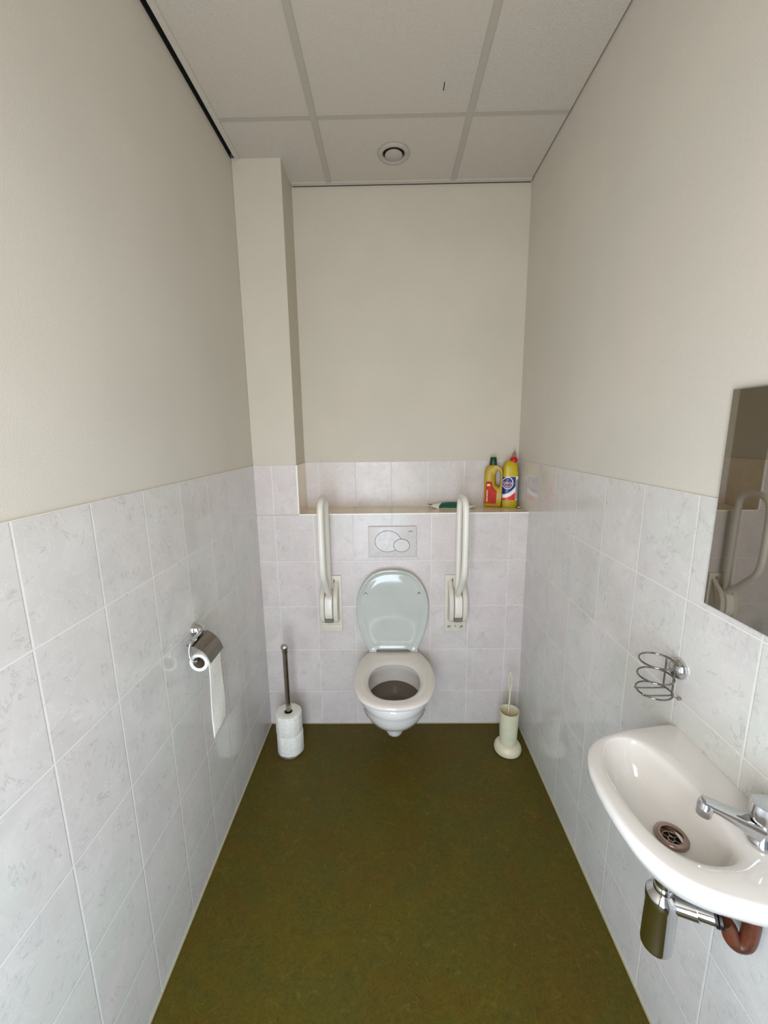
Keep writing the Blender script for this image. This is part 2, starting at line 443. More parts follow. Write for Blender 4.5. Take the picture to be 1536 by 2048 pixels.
# ------------------------------------------------------------------ flush plate
fx0, fx1, fz0, fz1 = .569, .815, .975, 1.137
fp = thing('flush_plate', 'pale rectangular dual flush plate with two round buttons above the toilet', 'flush plate', ((fx0+fx1)/2, 0, (fz0+fz1)/2))
fcx, fcz = (fx0+fx1)/2, (fz0+fz1)/2
bm = bmesh.new(); slab(bm, rect_round(.123, .081, .004), lambda u, v, h: (fcx+u, -.0005-h, fcz+v), .011, .004)
plate = obj('plate', bm, 'flush', fp)
def disc(cx, cz, rx, rz, y, t_=.0008, n=64): return [(cx+rx*math.cos(2*PI*i/n), y, cz+rz*math.sin(2*PI*i/n)) for i in range(n)]
def button(name, cx, cz, rx, rz, h):
    bm = bmesh.new(); loft(bm, [disc(cx, cz, rx, rz, -.0100), disc(cx, cz, rx, rz, -.0117-h)])
    g = obj('button_gap', bm, 'flushline', fp)
    bm = bmesh.new(); loft(bm, [disc(cx, cz, rx-.0021, rz-.0021, -.0105), disc(cx, cz, rx-.0021, rz-.0021, -.0123-h), disc(cx, cz, rx-.0026, rz-.0026, -.0126-h)])
    return obj(name, bm, 'flush', fp, 20)
bb = button('full_flush_button', fx0+.100, fz0+.084, .068, .057, 0); button('half_flush_button', fx0+.170, fz0+.062, .042, .035, .0012)
bm = text_mesh('GEBERIT', .0068, .0002, True); bmesh.ops.rotate(bm, verts=bm.verts, matrix=Matrix.Rotation(PI/2, 3, 'X')); bmesh.ops.translate(bm, verts=bm.verts, vec=(fx0+.217, -.0117, fz1-.026))
obj('lettering', bm, 'flushline', fp, 0)

# ------------------------------------------------------------------ folded grab rails
def grab(name, cx, label, s, covered):
    t = thing(name, label, 'grab rail', (cx, 0, .72), 'folded grab rails beside the toilet')
    bm = bmesh.new(); slab(bm, rect_round(.0565, .158, .004), lambda u, v, h: (cx+u, -.0005-h, .7175+v), .009, .002)
    obj('wall_plate', bm, 'rail_plastic', t)
    if covered:
        bm = bmesh.new(); box(bm, cx-.0545, cx+.0545, -.0125, -.009, .5625, .602, .001); obj('cover_strip', bm, 'rail_plastic', t)
    else:
        for dx in (-.033, .033):
            bm = bmesh.new(); lathe(bm, [(.008, 0), (.008, .003), (.0055, .0045), (.0, .003)], (cx+dx, -.0088, .588), (0, -1, 0), 20); obj('screw', bm, 'chrome_dull', t)
        bm = bmesh.new(); box(bm, cx-.002, cx+.002, -.0105, -.0088, .585, .595); obj('screw_slot', bm, 'card', t)
    def cheek(x0, x1, pts, mat, nm, bev=.003):
        out = catmull([(a, b, 0) for a, b in pts], 5, True)
        bm = bmesh.new(); slab(bm, [(p.x, p.y) for p in out], lambda u, v, h: (x0+h, u, v), x1-x0, bev)
        return obj(nm, bm, mat, t)
    P = [(-.009, .845), (-.030, .828), (-.062, .800), (-.082, .765), (-.088, .715), (-.084, .672), (-.070, .644), (-.045, .635), (-.009, .635), (-.009, .70), (-.009, .78)]
    bx = cx-s*.004
    cheek(bx-.0465, bx-.0222, P, 'rail_plastic', 'hinge_cheek', .006); cheek(bx+.0222, bx+.0465, P, 'rail_plastic', 'hinge_cheek', .006)
    Q = [(-.014, .80), (-.045, .792), (-.078, .780), (-.090, .750), (-.0935, .705), (-.089, .684), (-.076, .666), (-.050, .663), (-.016, .666), (-.012, .70), (-.012, .76)]
    cheek(bx-.0195, bx+.0195, Q, 'rail', 'hinge_block', .004)
    bm = bmesh.new(); box(bm, bx-.0205, bx+.0205, -.077, -.02, .644, .664); obj('hinge_shadow_gap', bm, 'card', t)
    bm = bmesh.new(); box(bm, cx+s*.0195-.003, cx+s*.0195+.003, -.016, -.0095, .828, .856); obj('release_slot', bm, 'card', t)
    bx2 = bx
    path = [(bx2, -.055, .79), (bx2, -.050, .84), (bx2, -.047, .95), (bx2, -.047, 1.12), (bx2, -.050, 1.235), (bx2, -.063, 1.278), (bx2, -.095, 1.300), (bx2, -.135, 1.304), (bx2, -.178, 1.298), (bx2, -.208, 1.274),
            (bx2, -.219, 1.225), (bx2, -.221, 1.12), (bx2, -.220, 1.03), (bx2, -.215, .975), (bx2, -.198, .930), (bx2, -.158, .885), (bx2, -.115, .842), (bx2, -.070, .803)]
    bm = bmesh.new(); tube(bm, path, .0148, 20, 8); obj('rail_loop', bm, 'rail', t, 60)
grab('grab_rail', .3655, 'folded-up cream grab rail left of the toilet, plain lower plate', 1, True)
grab('grab_rail', 1.022, 'folded-up cream grab rail right of the toilet, two screws in its lower plate', -1, False)

# ------------------------------------------------------------------ spare roll stand with two rolls
sx, sy = .157, -.2
st = thing('paper_roll_stand', 'chrome post stand with ball top holding two spare toilet rolls', 'roll stand', (sx, sy, 0))
bm = bmesh.new(); lathe(bm, [(.060, 0), (.0665, .001), (.0665, .005), (.063, .008), (.02, .010), (.0, .010)], (sx, sy, .0003), n=56); obj('base', bm, 'chrome_dull', st)
bm = bmesh.new(); lathe(bm, [(.0125, 0), (.0125, .53), (.0145, .548), (.0155, .556)], (sx, sy, .010), n=28); obj('pole', bm, 'chrome_dull', st)
bm = bmesh.new(); lathe(bm, [(.0155, -.012)]+[(.0195*math.sin(a), -.0195*math.cos(a)) for a in [PI*(.25+.75*i/14) for i in range(15)]], (sx, sy, .578), n=28); obj('ball_knob', bm, 'chrome', st)
def roll(label, z0, dx=0, R=.0655, h=.108):
    t = thing('toilet_roll', label, 'toilet roll', (sx+dx, sy, z0), 'spare toilet rolls on the stand')
    n = 64; rings = []
    prof = [(.021, h-.001), (.024, h), (R-.004, h), (R-.001, h-.0015), (R, h-.005), (R, .005), (R-.0015, .001), (R-.004, 0), (.024, 0), (.021, .001)]
    for r, z in prof:
        rings.append([(sx+dx+(r+(.0006*math.sin(5*a)+.0006*math.sin(11*a+z*60) if r > .05 else 0))*math.cos(a), sy+(r+(.0006*math.sin(5*a)+.0006*math.sin(11*a+z*60) if r > .05 else 0))*math.sin(a), z0+z) for a in [2*PI*i/n for i in range(n)]])
    bm = bmesh.new(); loft(bm, rings+[rings[0]], False, False); bmesh.ops.remove_doubles(bm, verts=bm.verts, dist=1e-6)
    obj('paper', bm, 'paper', t, 50)
    bm = bmesh.new(); A = lambda r, z: [(sx+dx+r*math.cos(2*PI*i/40), sy+r*math.sin(2*PI*i/40), z0+z) for i in range(40)]
    q = [A(.0208, .001), A(.0208, h-.001), A(.0196, h-.001), A(.0196, .001)]; loft(bm, q+[q[0]], False, False); bmesh.ops.remove_doubles(bm, verts=bm.verts, dist=1e-6)
    obj('core', bm, 'card', t)
roll('lower white toilet roll at the foot of the chrome stand', .0106, .001)
roll('upper white toilet roll on the chrome stand', .1192, -.001)

# ------------------------------------------------------------------ toilet brush set
bx, by = 1.2715, -.2
tb = thing('toilet_brush_holder', 'cream plastic toilet brush holder with flared foot, right corner', 'brush holder', (bx, by, 0))
bm = bmesh.new()
out = [(.054, 0), (.0655, .004), (.0685, .016), (.066, .030), (.058, .042), (.049, .050)]
lathe(bm, out+[(.02, .052), (.0, .052)], (bx, by, .0003), n=56); obj('foot', bm, 'brush', tb, 50)
bm = bmesh.new()
ang = lambda r, z: [(bx+r*math.cos(2*PI*i/56), by+r*math.sin(2*PI*i/56), z) for i in range(56)]
pr_ = [(.0425, .0525), (.0435, .09), (.0455, .15), (.0485, .220), (.0490, .226), (.0470, .2265), (.0460, .222), (.0435, .15), (.0410, .0545)]
q = [ang(r, z) for r, z in pr_]
loft(bm, q+[[(bx+.001*math.cos(2*PI*i/56), by+.001*math.sin(2*PI*i/56), .0545) for i in range(56)]], False, True); obj('cup', bm, 'brush', tb, 50)
bm = bmesh.new()
tube(bm, [(bx+.012*math.cos(a), by-.0440+.0035*math.sin(a)*0, .092+.003*math.sin(a)) for a in [2*PI*i/12 for i in range(12)]], .0012, 8, 3, True)
obj('moulded_ridge', bm, 'brush', tb)
br = thing('toilet_brush', 'thin cream toilet brush with looped handle standing in the holder', 'toilet brush', (bx-.002, by, .06))
bm = bmesh.new()
tube(bm, [(bx-.006, by+.005, .10), (bx-.003, by+.005, .2), (bx, by+.006, .28), (bx+.001, by+.006, .335)], .0040, 12); obj('handle', bm, 'brush', br)
bm = bmesh.new()
tube(bm, [(bx+.001, by+.006, .33), (bx-.007, by+.006, .36), (bx-.008, by+.006, .40), (bx-.001, by+.006, .43), (bx+.007, by+.006, .40), (bx+.007, by+.006, .36)], .0028, 10, 8, True); obj('handle_loop', bm, 'brush', br)
bm = bmesh.new()
lathe(bm, [(.004, 0), (.028, .006), (.033, .02), (.033, .05), (.026, .065), (.006, .07)], (bx-.006, by+.004, .057), n=28); obj('bristles', bm, 'bristle', br)

# ------------------------------------------------------------------ wall toilet paper holder
th = thing('toilet_paper_holder', 'chrome toilet paper holder with curved cover flap on the left wall', 'paper holder', (0, -.742, .945))
bm = bmesh.new(); lathe(bm, [(.0245, 0), (.0245, .006), (.022, .016), (.017, .026), (.010, .033), (.0, .035)], (.0004, -.742, .945), (1, 0, 0), 36); obj('rosette', bm, 'chrome', th, 50)
bm = bmesh.new(); tube(bm, [(.024, -.746, .938), (.029, -.768, .941), (.031, -.80, .945), (.031, -.824, .945)], .0065, 14); obj('arm', bm, 'chrome', th, 60)
bm = bmesh.new(); lathe(bm, [(.008, -.008), (.0095, -.006), (.0095, .006), (.008, .008)], (.031, -.828, .944), (0, 1, 0), 20); obj('joint', bm, 'chrome', th, 50)
bm = bmesh.new(); tube(bm, [(.031, -.832, .942), (.029, -.842, .922), (.033, -.848, .900), (.042, -.847, .885), (.048, -.838, .881), (.048, -.80, .881), (.048, -.735, .881)], .0034, 12); obj('roll_wire', bm, 'chrome', th, 60)
bm = bmesh.new()
cp = catmull([(.014, .930, 0), (.036, .928, 0), (.060, .915, 0), (.078, .896, 0), (.0895, .868, 0)], 6)
rings = []
for q in cp:
    f = (q.x-.014)/(.0755); yn = -.827 - .001*f; yf = -.712-.014*f
    if q.x < .030: yf = -.725-.03*(.030-q.x)/.016
    rings.append([(q.x, yn, q.y), (q.x, yf, q.y), (q.x-.0008, yf, q.y-.0012), (q.x-.0008, yn, q.y-.0012)])
loft(bm, rings); obj('cover_flap', bm, 'flap', th, 50)
tr = thing('toilet_roll', 'nearly used toilet roll hanging on the wall holder, long sheet hanging down', 'toilet roll', (.048, -.78, .872))
rc = (.050, .8705); yn, yf = -.830, -.728
bm = bmesh.new()
A = lambda r, y, n=48: [(rc[0]+r*math.cos(2*PI*i/n), y, rc[1]+r*math.sin(2*PI*i/n)) for i in range(n)]
q = [A(.0200, yn+.0008), A(.0215, yn), A(.0300, yn), A(.0308, yn+.002), A(.0308, yf-.002), A(.0300, yf), A(.0215, yf), A(.0200, yf-.0008)]
loft(bm, q+[q[0]], False, False); bmesh.ops.remove_doubles(bm, verts=bm.verts, dist=1e-6); obj('paper', bm, 'paper', tr, 50)
bm = bmesh.new(); q = [A(.0199, yn+.0009), A(.0199, yf-.0009), A(.0189, yf-.0009), A(.0189, yn+.0009)]
loft(bm, q+[q[0]], False, False); bmesh.ops.remove_doubles(bm, verts=bm.verts, dist=1e-6); obj('core', bm, 'card', tr, 50)
bm = bmesh.new(); G = []
for i in range(25):
    f = i/24; row = []
    for j in range(13):
        g = j/12; y = yn+.001+(yf-yn-.002)*g - .013*f*(1-g)
        x = rc[0]+.0314 + .0015*math.sin(f*7+g*3) + .0022*f*math.sin(g*PI)
        z = rc[1]+.006 - f*(.278-.006*g)
        row.append(bm.verts.new((x, y, z)))
    G.append(row)
for a, b in zip(G, G[1:]):
    for i in range(12): bm.faces.new((a[i], a[i+1], b[i+1], b[i]))
sh_ = obj('hanging_sheet', bm, 'paper', tr, 60)
md = sh_.modifiers.new('s', 'SOLIDIFY'); md.thickness = .0006

# ------------------------------------------------------------------ wire tumbler holder on the right wall
ch = thing('tumbler_holder', 'chrome wire tumbler holder with three rings on the right wall', 'cup holder', (W, -1.13, 1.03))
hx, hy, hr = 1.3285, -1.1250, .0385
for z in (1.046, 1.006, .966):
    bm = bmesh.new(); tube(bm, [(hx+hr*math.cos(a), hy+hr*math.sin(a), z) for a in [2*PI*i/24 for i in range(24)]], .0022, 10, 3, True); obj('ring', bm, 'wire', ch, 60)
for dy in (-.016, .016):
    bm = bmesh.new(); tube(bm, [(hx+.0335, hy+dy, 1.047), (hx+.0335, hy+dy, .962)], .0021, 10, smooth=False); obj('upright', bm, 'wire', ch, 60)
for dy in (-.016, .016):
    e = math.sqrt(hr*hr-dy*dy); bm = bmesh.new(); tube(bm, [(hx-e, hy+dy, .968), (hx-e+.004, hy+dy, .963), (hx+e-.004, hy+dy, .963), (hx+e, hy+dy, .968)], .0021, 10, 5); obj('base_wire', bm, 'wire', ch, 60)
bm = bmesh.new(); tube(bm, [(hx+.034, hy-.016, .961), (W-.006, hy-.020, .957)], .0016, 10, smooth=False)
lathe(bm, [(.004, -.004), (.0045, 0), (.003, .0035)], (W-.0045, hy-.0205, .957), (1, 0, 0), 14); obj('wall_foot', bm, 'chrome_dull', ch, 60)
bm = bmesh.new(); lathe(bm, [(.0255, 0), (.0262, .003), (.024, .010), (.018, .0165), (.010, .020), (.0, .021)], (W-.0004, -1.130, 1.028), (-1, 0, 0), 36); obj('rosette', bm, 'chrome', ch, 50)

# ------------------------------------------------------------------ wash basin
wbn = thing('wash_basin', 'small white ceramic hand basin mounted on the right wall', 'wash basin', (W, -1.3475, .86))
half = [(1.3820, -1.131), (1.34, -1.133), (1.290, -1.139), (1.236, -1.150), (1.180, -1.170), (1.140, -1.201), (1.115, -1.250), (1.106, -1.305)]
YM = -1.3425
outer = [(1.3820, YM)]+[half[0]]+[(p.x, p.y) for p in catmull([(a, b, 0) for a, b in half], 4)][1:]+[(1.1045, YM)]
outer = outer+[(x, 2*YM-y) for x, y in outer[::-1][1:-1]]
inner = [(p.x, p.y) for p in catmull([(1.164, -1.222, 0), (1.190, -1.190, 0), (1.228, -1.178, 0), (1.262, -1.192, 0), (1.286, -1.245, 0), (1.297, -1.30, 0), (1.300, -1.37, 0), (1.294, -1.424, 0),
         (1.278, -1.454, 0), (1.250, -1.468, 0), (1.205, -1.466, 0), (1.162, -1.435, 0), (1.144, -1.375, 0), (1.141, -1.315, 0), (1.147, -1.265, 0)], 6, True)]
C0 = (1.225, -1.335)
BC = Vector((1.236, -1.335))
NO = 160
Ou = resample(outer, NO, C0); In = resample(inner, NO, C0)
def wallclamp(p): return Vector((min(p.x, W-.0006), p.y))
def shr(k, s, c=C0): return [Vector((Vector(c)+(p-Vector(c))*s)) for p in k]
def toward(k, d):       # inset but keep the wall side on the wall
    o_ = []
    for p in k:
        v = p-Vector(C0); q_ = Vector(C0)+v*(1-d/v.length)
        if p.x > W-.002: q_.x = p.x
        o_.append(q_)
    return o_
DR = Vector((1.248, -1.342))
def tod(k, f): return [p.lerp(BC, f) for p in k]
ZB = .876
def zr(k, z): return [(p.x, p.y, z if not callable(z) else z(p)) for p in k]
rim = lambda dz: (lambda p: ZB+dz+.004*max(0, (p.x-1.30)/.08))
rings = [zr(tod(toward(Ou, .02), .62), .768), zr(tod(toward(Ou, .02), .45), .776), zr(toward(Ou, .045), .796), zr(toward(Ou, .022), .818), zr(toward(Ou, .008), .838), zr(toward(Ou, .001), .852), zr(Ou, .862), zr(toward(Ou, .0015), rim(-.006)), zr(toward(Ou, .005), rim(-.0015)), zr(toward(Ou, .010), rim(0)),
         zr(blend(toward(Ou, .010), In, .75), rim(.0005)), zr(blend(toward(Ou, .010), In, .93), rim(-.002)), zr(In, rim(-.008)), zr(tod(In, .04), ZB-.025), zr(tod(In, .10), ZB-.05), zr(tod(In, .19), ZB-.073), zr(tod(In, .32), ZB-.086), zr(tod(In, .48), ZB-.0925), zr(tod(In, .60), ZB-.0950), [(DR.x+.0245*math.cos(2*PI*i/NO), DR.y+.0245*math.sin(2*PI*i/NO), ZB-.0960) for i in range(NO)], [(DR.x+.021*math.cos(2*PI*i/NO), DR.y+.021*math.sin(2*PI*i/NO), ZB-.0985) for i in range(NO)]]
bm = bmesh.new(); loft(bm, rings, True, False); obj('bowl', bm, 'ceramic', wbn, 60)
zd = ZB-.0925
dr = bmesh.new(); lathe(dr, [(.017, -.009), (.0185, -.004), (.0205, .003), (.026, .0045), (.0300, .002), (.0310, -.002), (.030, -.004)], (DR.x, DR.y, zd+.001), n=44, cap=False); drain = obj('drain_flange', dr, 'steel', wbn, 50)
bm = bmesh.new(); lathe(bm, [(.019, 0), (.019, .001)], (DR.x, DR.y, zd-.0095), n=32); obj('drain_well', bm, 'dark', drain)
bm = bmesh.new()
tube(bm, [(DR.x+.0165*math.cos(a), DR.y+.0165*math.sin(a), zd-.0065) for a in [2*PI*i/20 for i in range(20)]], .0014, 8, 2, True)
tube(bm, [(DR.x+.006*math.cos(a), DR.y+.006*math.sin(a), zd-.0065) for a in [2*PI*i/14 for i in range(14)]], .0013, 8, 2, True)
for k in range(6):
    a = PI/3*k+.3; tube(bm, [(DR.x+.006*math.cos(a), DR.y+.006*math.sin(a), zd-.0065), (DR.x+.0165*math.cos(a), DR.y+.0165*math.sin(a), zd-.0065)], .0013, 8, smooth=False)
obj('drain_grid', bm, 'steel', drain)
# tap
TP = Vector((1.331, -1.436))
ZR = ZB+.003
tap = thing('basin_tap', 'chrome cold tap with slanted spout on the rear of the hand basin', 'tap', (TP.x, TP.y, ZR))
bm = bmesh.new(); lathe(bm, [(.0215, 0), (.0225, .003), (.0215, .008), (.0175, .014), (.0165, .034), (.0175, .042), (.015, .050)], (TP.x, TP.y, ZR), n=32); obj('body', bm, 'chrome', tap, 50)
bm = bmesh.new()
n = 12; rings = []
for i in range(n):
    a = i/(n-1)*2*PI
prof = []
SE = Vector((1.251, -1.407, .932)); S0 = Vector((TP.x-.006, TP.y+.002, ZR+.026))
d = (SE-S0); L = d.length; d.normalize(); sd = d.cross(Vector((0, 0, 1))).normalized(); up = sd.cross(d)
secs = []
for f, hw, hh in ((0, .0185, .0165), (.15, .0175, .015), (.4, .0145, .011), (.7, .0120, .0080), (.95, .0120, .0068), (1.08, .0110, .0055)):
    c = S0+d*L*f
    secs.append([c+sd*a*hw+up*b*hh for a, b in [(math.copysign(abs(math.cos(x))**.55, math.cos(x)), math.copysign(abs(math.sin(x))**.55, math.sin(x))) for x in [2*PI*i/24 for i in range(24)]]])
loft(bm, secs); obj('spout', bm, 'chrome', tap, 45)
bm = bmesh.new(); lathe(bm, [(.0118, -.014), (.0128, -.012), (.0128, .0005), (.0138, .0010), (.0138, .010), (.012, .013)], tuple(SE+d*.002+Vector((0, 0, -.012))), (0.12, 0, 1), 28); obj('aerator', bm, 'chrome', tap, 45)
bm = bmesh.new()
kr = []
for r, z in ((.012, .044), (.0215, .047), (.0240, .053), (.0240, .073), (.0220, .0785), (.012, .081), (.001, .0815)):
    kr.append([(TP.x+(r+(.0012*math.cos(6*a) if r > .015 else 0))*math.cos(a), TP.y+(r+(.0012*math.cos(6*a) if r > .015 else 0))*math.sin(a), ZR+z) for a in [2*PI*i/48 for i in range(48)]])
loft(bm, kr); obj('knob', bm, 'chrome', tap, 40)
# siphon
sp = thing('bottle_trap', 'chrome bottle trap and waste pipe under the hand basin', 'siphon', (DR.x-.002, DR.y, .48))
SX, SY = DR.x-.002, DR.y
bm = bmesh.new(); lathe(bm, [(.0165, .60), (.0165, .7675)], (SX, SY, 0), n=32); obj('inlet_pipe', bm, 'chrome', sp, 50)
bm = bmesh.new(); lathe(bm, [(.0275, .506), (.0295, .508), (.0302, .514), (.0302, .622), (.0310, .624), (.0310, .6395), (.029, .643), (.0185, .652), (.0185, .662), (.017, .664)], (SX, SY, 0), n=44); obj('bottle', bm, 'chrome', sp, 40)
a0 = Vector((SX, SY, .626)); a1 = Vector((1.318, -1.395, .652)); dd = (a1-a0).normalized()
bm = bmesh.new(); tube(bm, [a0+dd*.026, a0+dd*.062], .0195, 24, smooth=False); obj('outlet_nut', bm, 'chrome', sp, 40)
bm = bmesh.new(); tube(bm, [a0+dd*.060, a1], .0155, 24, smooth=False); obj('outlet_pipe', bm, 'chrome', sp, 40)
bm = bmesh.new()
for k in (0, 1): tube(bm, [a1+dd*(-.004+.008*k), a1+dd*(.001+.008*k)], .0175, 24, smooth=False)
obj('seal_ring', bm, 'black', sp, 40)
bm = bmesh.new(); tube(bm, [a1+dd*.008, (1.334, -1.402, .640), (1.342, -1.405, .618), (1.352, -1.409, .610), (1.362, -1.414, .622), (1.365, -1.415, .660), (1.365, -1.415, .70), (W-.001, -1.415, .735)], .0145, 20, 8); obj('drain_pipe', bm, 'copper', sp, 60)

# ------------------------------------------------------------------ mirror
mr = thing('wall_mirror', 'frameless rectangular mirror on the right wall above the basin', 'mirror', (W-.005, -1.36, 1.2195))
bm = newbox(W-.0065, W-.0008, -1.54, -1.1805, 1.2195, 1.678, .0005, 1); obj('backing', bm, 'mirror_edge', mr, 0)
bm = newbox(W-.0075, W-.0064, -1.538, -1.1830, 1.222, 1.6755); obj('glass', bm, 'mirror', mr, 0)

# ------------------------------------------------------------------ ceiling ventilation valve
vv = thing('ventilation_valve', 'round white ventilation valve in the ceiling above the toilet', 'vent', (.712, -.012, ZC))
vc = (.712, -.012, ZC+.0035)
bm = bmesh.new(); lathe(bm, [(.069, 0), (.070, .004), (.066, .009), (.058, .011), (.052, .010), (.0475, .005), (.0465, -.002)], vc, (0, 0, -1), 56, cap=False); obj('outer_ring', bm, 'grid', vv, 50)
bm = bmesh.new(); lathe(bm, [(.0465, -.001), (.0465, .0005)], vc, (0, 0, -1), 48); obj('duct_shadow', bm, 'dark', vv)
bm = bmesh.new(); lathe(bm, [(.030, .001), (.037, .006), (.038, .010), (.034, .0125), (.0, .014)], vc, (0, 0, -1), 48); obj('centre_disc', bm, 'grid', vv, 50)

# ------------------------------------------------------------------ bottles on the ledge
def obox_ring(cx, cy, z, hw, hd, rz, e=3.2, n=40):
    o_ = []
    for i in range(n):
        a = 2*PI*i/n; c, s = math.cos(a), math.sin(a)
        u = hw*math.copysign(abs(c)**(2/e), c); v = hd*math.copysign(abs(s)**(2/e), s)
        o_.append((cx+u*math.cos(rz)-v*math.sin(rz), cy+u*math.sin(rz)+v*math.cos(rz), z))
    return o_
# A: handled bottle, green cap
ax, ay, az, ar = 1.2415, .170, ZS+.0006, math.radians(-14)
A_ = thing('cleaner_bottle', 'yellow cleaner bottle with built-in handle, green cap and orange label on the ledge', 'bottle', (ax, ay, az))
def la(u, v, h): return (ax+u*math.cos(ar)-v*math.sin(ar), ay+u*math.sin(ar)+v*math.cos(ar), az+h)
# body silhouette with a handle hole: front and back faces bridged
sil = [(-.040, 0), (.040, 0), (.0455, .006), (.046, .10), (.047, .15), (.047, .175), (.042, .192), (.026, .204), (.013, .209), (-.018, .209), (-.030, .203), (-.043, .188), (-.0465, .175), (-.0465, .006)]
hol = [(.014, .108), (.032, .101), (.036, .112), (.036, .165), (.030, .176), (.018, .178), (.013, .170), (.012, .13)]
def dens(P, k=5, closed=True): return [(Vector(P[i]).lerp(Vector(P[(i+1) % len(P)]), s/k)) for i in range(len(P)) for s in range(k)]
sil = [(a, b*1.09) for a, b in sil]; hol = [(a, b*1.11) for a, b in hol]
hc = (.024, .155)
so_ = resample([tuple(p) for p in dens(sil)], 96, hc); ho = resample([tuple(p) for p in dens(hol)], 96, hc)
bm = bmesh.new(); rr = []
D = .024
for f, h in ((.0, -D*.55), (.03, -D*.85), (.10, -D), (.5, -D), (.86, -D*.9), (.96, -D*.6), (1, 0), (.96, D*.6), (.86, D*.9), (.5, D), (.10, D), (.03, D*.85), (0, D*.55)):
    rr.append([la(p.x, h, p.y) for p in blend(so_, ho, f)])
loft(bm, rr+[rr[0]], False, False); bmesh.ops.remove_doubles(bm, verts=bm.verts, dist=1e-6); obj('body', bm, 'yellow', A_, 50)
bm = bmesh.new(); cc = la(-.003, 0, .224); lathe(bm, [(.0165, 0), (.0200, .003), (.0180, .022), (.0160, .043), (.0150, .0445), (.001, .045)], (cc[0], cc[1], cc[2]), n=36); obj('cap', bm, 'green_cap', A_, 40)
lab = [(-.042, .018), (.016, .018), (.019, .022), (.020, .082), (.004, .096), (-.004, .112), (-.005, .124), (-.009, .129), (-.033, .129), (-.038, .123)]; lab = [(a, b*1.09) for a, b in lab]
bm = bmesh.new(); loft(bm, [[la(u, -D-.0001, v) for u, v in lab], [la(u, -D-.0008, v) for u, v in lab]]); lb = obj('label', bm, 'label_orange', A_, 0)
bm = bmesh.new(); w4 = [(-.033, .116), (-.014, .116), (-.016, .126), (-.029, .127)]; loft(bm, [[la(u, -D-.0007, v) for u, v in w4], [la(u, -D-.0011, v) for u, v in w4]]); obj('label_panel', bm, 'label_text', lb, 0)
bm = text_mesh('allesreiniger', .0135, .0002, True, .2)
bmesh.ops.rotate(bm, verts=bm.verts, matrix=Matrix.Rotation(PI/2, 3, 'Z')); bmesh.ops.rotate(bm, verts=bm.verts, matrix=Matrix.Rotation(PI/2, 3, 'X'))
bmesh.ops.rotate(bm, verts=bm.verts, matrix=Matrix.Rotation(ar, 3, 'Z')); bmesh.ops.translate(bm, verts=bm.verts, vec=la(-.030, -D-.0012, .062)); obj('lettering', bm, 'label_text', lb, 0)
# B: bleach bottle, red cap
qx, qy, qr = 1.3285, .156, math.radians(-8)
B_ = thing('bleach_bottle', 'yellow bleach bottle with red cap and navy label beside the right wall', 'bottle', (qx, qy, ZS+.0006))
BW, BDp = .0415, .027
bm = bmesh.new()
ps = [(0, .92), (.004, .985), (.012, 1), (.10, 1), (.175, .99), (.205, .97), (.222, .90), (.236, .74), (.246, .55), (.25, .44)]
loft(bm, [obox_ring(qx-.004*(h > .2)*(h-.2)/.05, qy, ZS+.0006+h, BW*s_, BDp*(s_ if s_ > .5 else .8*s_+.1), qr, 2.8) for h, s_ in ps]); obj('body', bm, 'yellow2', B_, 60)
bm = bmesh.new(); lathe(bm, [(.0165, .243), (.0205, .246), (.0200, .258), (.0150, .268), (.012, .270)], (qx+.002, qy, ZS), (.05, 0, 1), n=32); obj('cap', bm, 'red_cap', B_, 40)
bm = bmesh.new(); lathe(bm, [(.0115, 0), (.0100, .012), (.0065, .022), (.0055, .030), (.004, .031)], (qx+.014, qy, ZS+.268), (.12, 0, 1), n=24); obj('nozzle', bm, 'clear_cap', B_, 40)
def lbl(u, v, off=0.0):
    """point on the bottle front: u across -1..1, v height"""
    e = 2.8; c = max(-1, min(1, u)); s = -(max(0, 1-abs(c)**e))**(1/e)
    x = (BW+off)*c; y = (BDp+off)*s
    return (qx+x*math.cos(qr)-y*math.sin(qr), qy+x*math.sin(qr)+y*math.cos(qr), ZS+.0006+v)
def lab_patch(fn, u0, u1, v0, v1, off, nu=24, nv=24):
    """keep grid cells where fn(u, v) is true"""
    bm = bmesh.new(); vs = {}
    for i in range(nu+1):
        for j in range(nv+1):
            u = u0+(u1-u0)*i/nu; v = v0+(v1-v0)*j/nv; vs[i, j] = bm.verts.new(lbl(u, v, off))
    for i in range(nu):
        for j in range(nv):
            if fn(u0+(u1-u0)*(i+.5)/nu, v0+(v1-v0)*(j+.5)/nv): bm.faces.new((vs[i, j], vs[i+1, j], vs[i+1, j+1], vs[i, j+1]))
    bmesh.ops.delete(bm, geom=[v for v in bm.verts if not v.link_faces], context='VERTS'); return bm
L0, L1 = .042, .168
lb = obj('label', lab_patch(lambda u, v: True, -.97, .97, L0, L1, .0004), 'label_white', B_, 60)
def q2(u, v): return u*BW, v
swoosh = lambda u, v: v > .072 + .052*((u+1)/1.75)**2.2
redz = lambda u, v: v < .052 + .040*((u+1)/1.75)**2.2
obj('navy_panel', lab_patch(lambda u, v: swoosh(u, v), -.95, .60, L0, L1-.002, .0008, 60, 90), 'label_navy', lb, 60)
obj('red_panel', lab_patch(lambda u, v: redz(u, v), -.95, .60, L0, L1, .0008, 60, 90), 'label_red', lb, 60)
obj('grey_edge', lab_patch(lambda u, v: True, .64, .96, L0+.004, L1-.016, .0009), 'label_grey', lb, 60)
ell = lambda u, v, a, b, u0=-.36, v0=.133: ((u-u0)*BW/a)**2+((v-v0)/b)**2
obj('white_ring', lab_patch(lambda u, v: ell(u, v, .0275, .033) < 1, -.97, .60, L0, L1, .0012, 80, 110), 'label_white', lb, 60)
